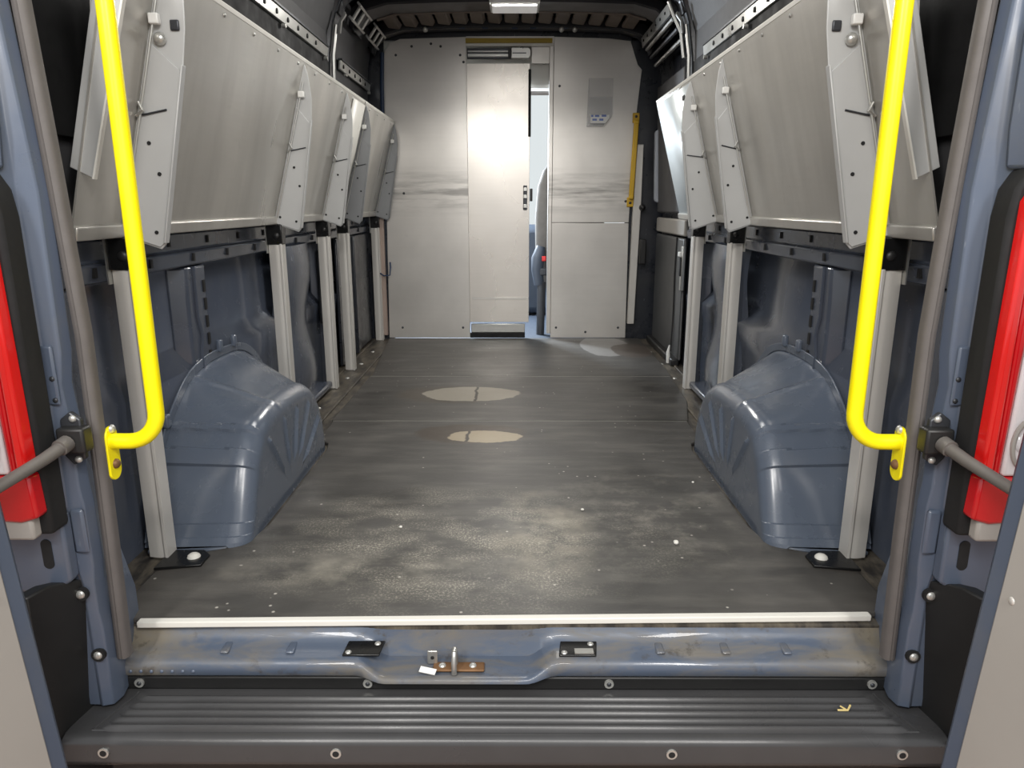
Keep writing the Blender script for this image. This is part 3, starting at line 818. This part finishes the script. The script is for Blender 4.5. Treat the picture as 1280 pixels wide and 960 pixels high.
# small blue cable on the far left post
b = MB(); b.tube([(-.865, 4.775, .44), (-.84, 4.76, .425), (-.80, 4.76, .43), (-.795, 4.77, .48), (-.80, 4.79, .51)], .005, 8)
tag(b.build('cable', M['cable']), 'short dark blue cable looped round the far left post', 'cable')
b = MB(); b.tube([(.905, 4.06, -.004), (.90, 4.055, .06), (.905, 4.05, .10)], [.012, .010, .004], 8)
tag(b.build('tie_strap_end', M['white']), 'white strap end standing at the foot of the right side door', 'strap')

# ------------------------------------------------------------------ rear pillars
def pillar(S, idx):
    b = MB()
    zs = [(-.115, .0), (-.02, .0), (.06, .0), (.10, .004), (.16, .004), (.20, .0), (.26, .0), (.315, .0), (.325, 0), (.36, .004), (.50, .004), (.56, .008), (.62, .0), (.90, -.004), (1.25, .02), (1.98, .03)]
    rings = []
    for z, dx in zs:
        k2 = max(0, min(1, (z-.06)/.30)); k3 = max(0, min(1, (z-.16)/.08))
        mx = lambda a, b, k: (a[0]*(1-k)+b[0]*k, a[1]*(1-k)+b[1]*k)
        pts = [mx((.822, 1.44), (.885+dx, 1.44), k2), mx((.806, 1.35), (.835+dx, 1.34), k2), (.795+dx, 1.297), (.801+dx, 1.271), mx((.816, 1.266), (.828, 1.262), k3)]
        if z > .32: pts += [(.842, 1.235), (.848, 1.215), (1.0, 1.215)]
        else: pts += [mx((.8225, 1.264), (.836, 1.262), k3), mx((.826, 1.268), (.840, 1.266), k3), (1.0, 1.275)]
        pts.append((1.01, 1.44))
        rings.append([(S*x, y, z) for x, y in pts])
    b.loft(rings)
    pl = struct(b.build('trim_%d' % idx, M['paint'], None, .006))
    # stamped details
    MB().box((S*.812, 1.264, .275), (.026, .010, .09)).build('pressed_pad', M['paint'], pl, .006)
    MB().box((S*.822, 1.262, .58), (.026, .008, .11)).build('pressed_pad', M['paint'], pl, .006)
    for z in (.585, .625): MB().dome((S*.815, 1.258, z-.05), (0, -1, 0), .005, .003, 8).build('plug', M['steel_dark'], pl)
    # upper corner block of the body shell
    b = MB()
    b.loft([[(S*(.826+dx), 1.245, z), (S*(.85+dx), 1.20, z), (S*1.0, 1.17, z), (S*1.0, 1.245, z)] for z, dx in ((.935, .0), (1.0, -.006), (1.15, -.006), (1.2, .012), (1.98, .02))])
    b.build('corner_panel', M['paint'], pl, .008)
    # lower bracket with oval slot
    b = MB(); b.prism([(S*.822, 1.232, .185), (S*.822, 1.232, .318), (S*.935, 1.232, .318), (S*.935, 1.232, .165), (S*.87, 1.232, .155)], (0, .03, 0))
    br = b.build('lamp_bracket', M['paint'], pl, .006)
    b = MB()
    b.loft([[(S*.858+math.cos(2*PI*j/20)*.010, yy, .243+(.020 if math.sin(2*PI*j/20) > 0 else -.020)+math.sin(2*PI*j/20)*.010) for j in range(20)] for yy in (1.2305, 1.233)])
    b.build('oval_slot', M['black_matt'], br)
    # black side cover beside the step
    b = MB(); b.prism([(S*.816, 1.300, -.118), (S*.822, 1.262, .175), (S*.846, 1.205, .192), (S*.864, 1.165, .19), (S*.868, 1.165, -.20), (S*.845, 1.31, -.20)], (S*.03, 0, 0))
    cv = b.build('side_cover', M['black'], pl, .004)
    for yy, z, x in ((1.262, .145, .824), (1.270, .005, .814)):
        MB().cyl((S*x, yy, z), (S*x, yy-.008, z), .014, 14).build('grommet', M['black_matt'], cv)
        MB().dome((S*x, yy-.008, z), (0, -1, 0), .009, .005).build('screw', M['bolt'], cv)
    return pl
PLL = pillar(-1, 1); PLR = pillar(1, 2)

def door_seal(S, label):
    b = MB()
    path = [(.784, -.02), (.778, .25), (.773, .65), (.784, .95), (.798, 1.25), (.802, 1.6), (.80, 1.95)]
    P = []
    for i in range(len(path)-1):
        for k in range(5):
            f = k/5; P.append((path[i][0]*(1-f)+path[i+1][0]*f, path[i][1]*(1-f)+path[i+1][1]*f))
    P.append(path[-1])
    sec = [(-.013, .010), (-.0135, -.004), (-.009, -.012), (-.003, -.014), (-.001, -.010), (.002, -.014), (.009, -.011), (.013, -.002), (.013, .010)]
    b.loft([[(S*x+S*sx, 1.300+sy, z) for sx, sy in sec] for x, z in P])
    o = b.build('door_seal', M['seal'], None, 0, 50)
    return tag(o, label, 'door seal')
door_seal(-1, 'worn grey rubber seal running up the left side of the rear opening')
door_seal(1, 'worn grey rubber seal running up the right side of the rear opening')

# ------------------------------------------------------------------ tail lamps
def tail(S, label):
    q = -.012      # lamp unit sits close against the opening frame
    t_ = thing('tail_lamp', label, 'tail lamp', (S*.89, 1.2, .34))
    # black gasket bed with rounded upper corner
    b = MB()
    pts = [(.826, .30), (.826, .86), (.832, .905), (.85, .935), (.88, .95), (1.0, .955), (1.0, .30)]
    b.loft([[(S*(x+q), yy, z) for x, z in pts] for yy in (1.245, 1.192)])
    b.build('gasket_bed', M['black_matt'], t_, .008)
    def lensp(poly, mat, name, y0=1.196, y1=1.165, bev=.006):
        b = MB(); b.loft([[(S*(x+q), y0, z) for x, z in poly], [(S*(x*.985+.0135+q), y1, z) for x, z in poly]])
        return b.build(name, mat, t_, bev)
    lensp([(.832, .425), (.838, .885), (.855, .915), (.854, .425)], M['red2'], 'edge_lens')
    lensp([(.855, .425), (.856, .915), (.985, .93), (.985, .80), (.905, .785), (.875, .70), (.868, .425)], M['red'], 'upper_lens', 1.196, 1.168)
    lensp([(.869, .425), (.876, .698), (.906, .783), (.985, .798), (.985, .425)], M['lens'], 'clear_lens', 1.196, 1.166)
    lensp([(.828, .345), (.832, .424), (.985, .424), (.985, .345), (.86, .335)], M['red'], 'lower_lens')
    for z in (.485, .64):
        b = MB(); ring = [(S*.888+math.cos(2*PI*j/28)*.024, 1.163, z+math.sin(2*PI*j/28)*.042) for j in range(29)]
        b.tube(ring, .004, 8, False); b.build('reflector_ring', M['trim_grey'], t_)
        MB().dome((S*.888, 1.168, z), (0, -1, 0), .02, .008).build('bulb', M['amber'] if z > .6 else M['lens'], t_)
    MB().box2((S*.833, 1.17, .30), (S*.888, 1.196, .342)).build('lower_mount', M['trim_grey'], t_, .006)
tail(-1, 'red and clear tail lamp on the left rear corner, partly behind the open left door')
tail(1, 'red and clear tail lamp on the right rear corner, partly behind the open right door')

# ------------------------------------------------------------------ open rear doors
def rear_door(S, idx, xh):
    y0, y1 = 1.085, .40
    fl_ = .16
    def dp(y, inset, z=.42): # inner face position along the door
        f = (y0-y)/(y0-y1)
        return S*(xh+fl_*f-inset-.065*(.42-z))
    def poly(z0, z1, ya, yb, r, n=6):
        pts = []
        for (cy_, cz_, a0) in ((ya-r, z0+r, -90), (ya-r, z1-r, 0), (yb+r, z1-r, 90), (yb+r, z0+r, 180)):
            for k in range(n+1):
                a = math.radians(a0+90*k/n)
                pts.append((cy_+math.cos(a)*r, cz_+math.sin(a)*r))
        return pts
    pts = poly(-.20, 1.9, y0, y1, .05)
    b = MB(); b.loft([[(dp(y, i, z), y, z) for y, z in pts] for i in (0, -.045)])
    d = struct(b.build('door_%d' % idx, M['paint'], None, .008))
    pts = poly(-.135, 1.1, y0-.036, y1+.05, .06)
    b = MB(); b.loft([[(dp(y, i, z), y, z) for y, z in pts] for i in (.006, -.001)])
    tr = b.build('trim_card', M['trim_grey'], d, .003)
    for y, z in ((y0-.058, .27), (y0-.075, -.07), (y0-.058, .7)):
        MB().dome((dp(y, .006, z), y, z), (-S, 0, 0), .007, .003).build('clip', M['alu_post'], tr)
    return d
rear_door(-1, 1, .812)
rear_door(1, 2, .809)

# door check straps
def check(S, label):
    t_ = thing('door_check', label, 'door check', (S*.80, 1.25, .46))
    b = MB(); b.box((S*.783, 1.247, .465), (.050, .032, .048)); b.build('bracket', M['black'], t_, .005)
    b = MB(); b.prism([(S*.772, 1.264, .425), (S*.772, 1.264, .50), (S*.79, 1.264, .515), (S*.810, 1.264, .50), (S*.810, 1.264, .43), (S*.795, 1.264, .412)], (0, -.012, 0)); b.build('base_plate', M['steel_dark'], t_, .003)
    for z in (.502, .424): MB().dome((S*.785, 1.252, z), (0, -1, 0), .007, .005).build('bolt', M['bolt'], t_)
    b = MB(); b.tube([(S*.788, 1.230, .462), (S*.799, 1.175, .450), (S*.824, 1.088, .432)], [.012, .011, .010], 12); b.build('rod', M['rod'], t_)
    MB().cyl((S*.788, 1.232, .463), (S*.791, 1.212, .459), .015).build('collar', M['rod'], t_)
check(-1, 'grey door check rod on a black bracket beside the left tail lamp')
check(1, 'grey door check rod on a black bracket beside the right tail lamp')

# ------------------------------------------------------------------ yellow grab rails
def grab(S, label):
    yy = 1.322
    t_ = thing('grab_rail', label, 'grab rail', (S*.685, yy, .42))
    r = .0152
    X = .668
    P = []
    R = .058
    zb = .436; zt = 1.62
    P.append((S*.762, yy, zb))
    for k in range(9):
        a = k/8*PI/2
        P.append((S*(X+R-R*math.sin(a)), yy, zb+R-R*math.cos(a)))
    for z in (.7, .95, 1.2, 1.4): P.append((S*X, yy, z))
    for k in range(9):
        a = k/8*PI/2
        P.append((S*(X+R-R*math.cos(a)), yy, zt-R+R*math.sin(a)))
    P.append((S*.762, yy, zt))
    b = MB(); b.tube(P, r, 20); b.build('tube', M['yellow'], t_, 0, 60)
    for zc, dz in ((zb, -1), (zt, 1)):
        b = MB()
        ring = []
        for j in range(24):
            a = 2*PI*j/24
            ring.append((math.cos(a)*.020, zc+dz*.024+(.034 if math.sin(a) > 0 else -.034)+math.sin(a)*.020))
        b.loft([[(S*xx, yy+p_[0], p_[1]) for p_ in ring] for xx in (.759, .765)])
        fl_ = b.build('flange', M['yellow'], t_, .0015)
        MB().dome((S*.759, yy, zc+dz*.046), (-S, 0, 0), .010, .009).build('bolt', M['rust'], fl_)
        MB().dome((S*.759, yy+.002, zc-dz*.024), (-S, 0, 0), .009, .007).build('bolt', M['bolt'], fl_)
grab(-1, 'bright yellow tubular grab rail at the left side of the rear opening')
grab(1, 'bright yellow tubular grab rail at the right side of the rear opening')

# ------------------------------------------------------------------ rear sill with latch recess
def sill_fn(x):
    # 0..1 amount of the central latch recess
    a = (x+.105)/.215
    return max(0, min(1, (1-abs(a))*3.2+.0)) if abs(a) < 1 else 0
b = MB()
xs = [-.845+1.69*i/140 for i in range(141)]
rings = []
for x in xs:
    k = sill_fn(x); k = k*k*(3-2*k)
    sec = [(1.425, -.0125), (1.402, -.0135), (1.396, -.026-.018*k), (1.384, -.042-.036*k), (1.352-.010*k, -.049-.034*k), (1.338-.012*k, -.051-.032*k), (1.330-.018*k, -.054-.026*k), (1.323-.018*k, -.063-.022*k), (1.322-.018*k, -.082-.008*k), (1.330-.014*k, -.090-.006*k), (1.345, -.094)]
    rings.append([(x, y, z) for y, z in sec])
b.loft(rings, False)
sl = struct(b.build('trim_3', M['sill'], None, 0, 50))
for x in (-.60, -.46, .33, .47, .60):
    MB().box((x, 1.366, -.0455), (.018, .04, .006)).build('pressed_rib', M['sill'], sl, .003)
for k in range(7):
    MB().dome((-.79+.022*k, 1.322, -.074), (0, -1, .2), .004, .002, 8).build('paint_blister', M['paint'], sl)
for x, lab in ((-.305, 'black sill plate with two screws left of the striker'), (.155, 'black sill plate with two screws and a silver sticker right of the striker')):
    t_ = thing('sill_plate', lab, 'plate', (x, 1.362, -.05))
    b = MB(); b.prism([(x-.042, 1.340, -.0505), (x+.037, 1.340, -.0505), (x+.043, 1.386, -.0465), (x-.037, 1.386, -.0465)], (0, 0, .005)); b.build('plate', M['black_gloss'], t_, .002)
    for sx, sy, sz in ((-.030, 1.349, -.0455), (.028, 1.376, -.0425)):
        MB().dome((x+sx, sy, sz), (0, 0, 1), .007, .004).build('screw', M['bolt'], t_)
    if x > 0: MB().box((x+.012, 1.352, -.0440), (.04, .018, .002)).build('sticker', M['silver'], t_)
t_ = thing('door_striker', 'rusty steel door striker loop bolted in the middle of the sill recess', 'striker', (-.105, 1.335, -.075))
b = MB(); b.box((-.100, 1.345, -.078), (.110, .030, .006)); b.build('base_plate', M['rust'], t_, .003)
b = MB(); b.tube([(-.108, 1.352, -.075), (-.108, 1.352, -.045), (-.108, 1.345, -.036), (-.108, 1.330, -.036), (-.108, 1.322, -.045), (-.108, 1.322, -.078)], .006, 10); b.build('loop', M['silver'], t_)
for x in (-.135, -.070): MB().dome((x, 1.345, -.075), (0, -.3, 1), .008, .005).build('bolt', M['bolt'], t_)
t_ = thing('sill_tab', 'small silver tab with a hole standing left of the striker', 'tab', (-.155, 1.36, -.07))
b = MB(); b.box((-.157, 1.356, -.062), (.022, .004, .032)); b.build('tab', M['silver'], t_, .002)
MB().cyl((-.157, 1.3545, -.062), (-.157, 1.353, -.062), .004).build('hole', M['black_matt'], t_)
b = MB(); b.box((-.163, 1.319, -.0685), (.036, .013, .002), Matrix.Rotation(math.radians(-18), 3, 'Z') @ Matrix.Rotation(math.radians(25), 3, 'X'))
tag(b.build('paper_label', M['white']), 'small white paper label stuck in the sill recess', 'label')

# ------------------------------------------------------------------ rear bumper step
t_ = thing('bumper_step', 'black ribbed plastic bumper step below the rear sill', 'step', (0, 1.25, -.56))
b = MB()
xb, xf = .862, .862
prof = [(1.352, -.200), (1.352, -.122), (1.200, -.122), (1.188, -.126), (1.181, -.134), (1.178, -.175), (1.190, -.190), (1.30, -.200)]
b.loft([[(x, y, z) for y, z in prof] for x in (-.862, -.5, 0, .5, .862)])
b.build('step_body', M['step'], t_, .004)
b = MB(); b.box2((-.835, 1.328, -.122), (.835, 1.345, -.091)); b.build('back_flange', M['black'], t_, .004)
for k in range(5):
    y = 1.293-k*.0212
    xe = .765+k*.008
    b = MB()
    b.loft([[(x, y+dy*sc, -.1225+dz*sc) for dy, dz in ((-.0075, 0), (-.0045, .0085), (0, .011), (.0045, .0085), (.0075, 0))] for x, sc in ((-xe, .2), (-xe+.02, 1), (xe-.02, 1), (xe, .2))])
    b.build('tread_rib', M['step'], t_, 0, 50)
for S in (-1, 1):
    b = MB(); b.tube([(S*.775, 1.318, -.1215), (S*.81, 1.205, -.1215)], .003, 6); b.build('tread_border', M['step'], t_)
b = MB(); b.tube([(-.81, 1.205, -.1215), (.81, 1.205, -.1215)], .003, 6); b.build('tread_border', M['step'], t_)
for x in (-.778, -.327, .323, .768):
    MB().cyl((x, 1.183, -.152), (x, 1.177, -.152), .0105, 16).build('bolt_ring', M['bolt'], t_)
    MB().cyl((x, 1.180, -.152), (x, 1.1762, -.152), .0065, 12).build('bolt_socket', M['black_matt'], t_)
for x in (-.777, -.292, .219, .775):
    MB().cyl((x, 1.330, -.105), (x, 1.324, -.105), .010, 16).build('washer', M['bolt'], t_)
    MB().dome((x, 1.324, -.105), (0, -1, 0), .005, .003).build('screw', M['steel_dark'], t_)
# crossmember + lower bumper hidden below the step
b = MB(); b.box2((-.80, 1.22, -.40), (.80, 1.42, -.20)); b.build('crossmember', M['black'], t_, .01)
for S in (-1, 1):
    b = MB(); b.box2((S*.88, 1.12, -.40), (S*1.0, 1.40, -.20)); b.build('bumper_end', M['step'], t_, .02)
    MB().box2((S*.74, 1.25, -.56), (S*.78, 1.35, -.39)).build('hanger', M['black'], t_)
b = MB(); b.tube([(.672, 1.255, -.112), (.69, 1.25, -.108), (.700, 1.262, -.106)], .0022, 6); b.tube([(.688, 1.25, -.108), (.680, 1.262, -.108)], .0018, 6)
tag(b.build('straw', M['straw']), 'tiny dry straw lying on the right end of the ribbed step', 'straw')

# ------------------------------------------------------------------ outer shell so light enters only by the rear and the cab
for S, sd in ((-1, 'left'), (1, 'right')):
    w = bpy.data.objects['wall_'+sd]
    b = MB(); b.prism([(S*1.03, 1.36, -.3), (S*1.05, 1.36, .5), (S*1.03, 1.36, 1.2), (S*.95, 1.36, 2.02), (S*.94, 1.36, 2.02), (S*1.02, 1.36, 1.2), (S*1.04, 1.36, .5), (S*1.02, 1.36, -.3)], (0, 3.6, 0))
    b.build('outer_skin', M['paint'], w)
MB().box2((-.96, 1.25, 2.0), (.96, 6.3, 2.03)).build('outer_roof', M['paint'], ceil)
MB().box2((-.96, 1.20, 1.93), (.96, 1.34, 2.0)).build('rear_header', M['paint'], ceil, .01)

# ------------------------------------------------------------------ lights, world, camera
def area(name, loc, target, size, energy, col=(1, 1, 1), sy=None):
    L = bpy.data.lights.new(name, 'AREA'); L.energy = energy; L.color = col
    L.shape = 'RECTANGLE'; L.size = size; L.size_y = sy or size
    o = bpy.data.objects.new(name, L); COL.objects.link(o); o.location = loc
    o.rotation_euler = (Vector(target)-Vector(loc)).to_track_quat('-Z', 'Y').to_euler()
    return o
area('workshop_lamp_left', (-1.1, -1.0, 2.5), (0, 3.2, .5), .25, 60, (1, .97, .93), 1.4)
area('workshop_lamp_right', (1.1, -1.0, 2.5), (0, 3.2, .5), .25, 60, (1, .97, .93), 1.4)
area('workshop_lamp_middle', (-.05, -.6, 2.22), (0, 3.5, .6), .8, 24, (1, .97, .93), .16)
area('dome_lamp_light', (.018, 4.25, 1.895), (.018, 3.0, .4), .22, 21, (1, .97, .92), .16)
area('cab_daylight', (-.55, 5.85, 1.25), (.36, 4.5, 0), .5, 120, (.80, .90, 1.0), .4)
area('added_roof_fill', (0, 2.6, 1.90), (0, 2.6, 0), .5, 10, (1, .97, .93), .5)  # added fill light under the roof, no lamp fitting known there
W = bpy.data.worlds.new('world'); scene.world = W; W.use_nodes = True
W.node_tree.nodes['Background'].inputs[0].default_value = (.97, .985, 1.0, 1)
W.node_tree.nodes['Background'].inputs[1].default_value = .85

cam = bpy.data.cameras.new('camera'); co = bpy.data.objects.new('camera', cam); COL.objects.link(co)
co.location = (.018, 0, .88)
co.rotation_euler = (math.radians(90-14.0), 0, math.radians(.19))
cam.sensor_fit = 'HORIZONTAL'; cam.sensor_width = 36; cam.lens = 900/1280*36
cam.clip_start = .02
scene.camera = co
scene.view_settings.view_transform = 'Standard'
scene.view_settings.look = 'None'
scene.view_settings.exposure = 0
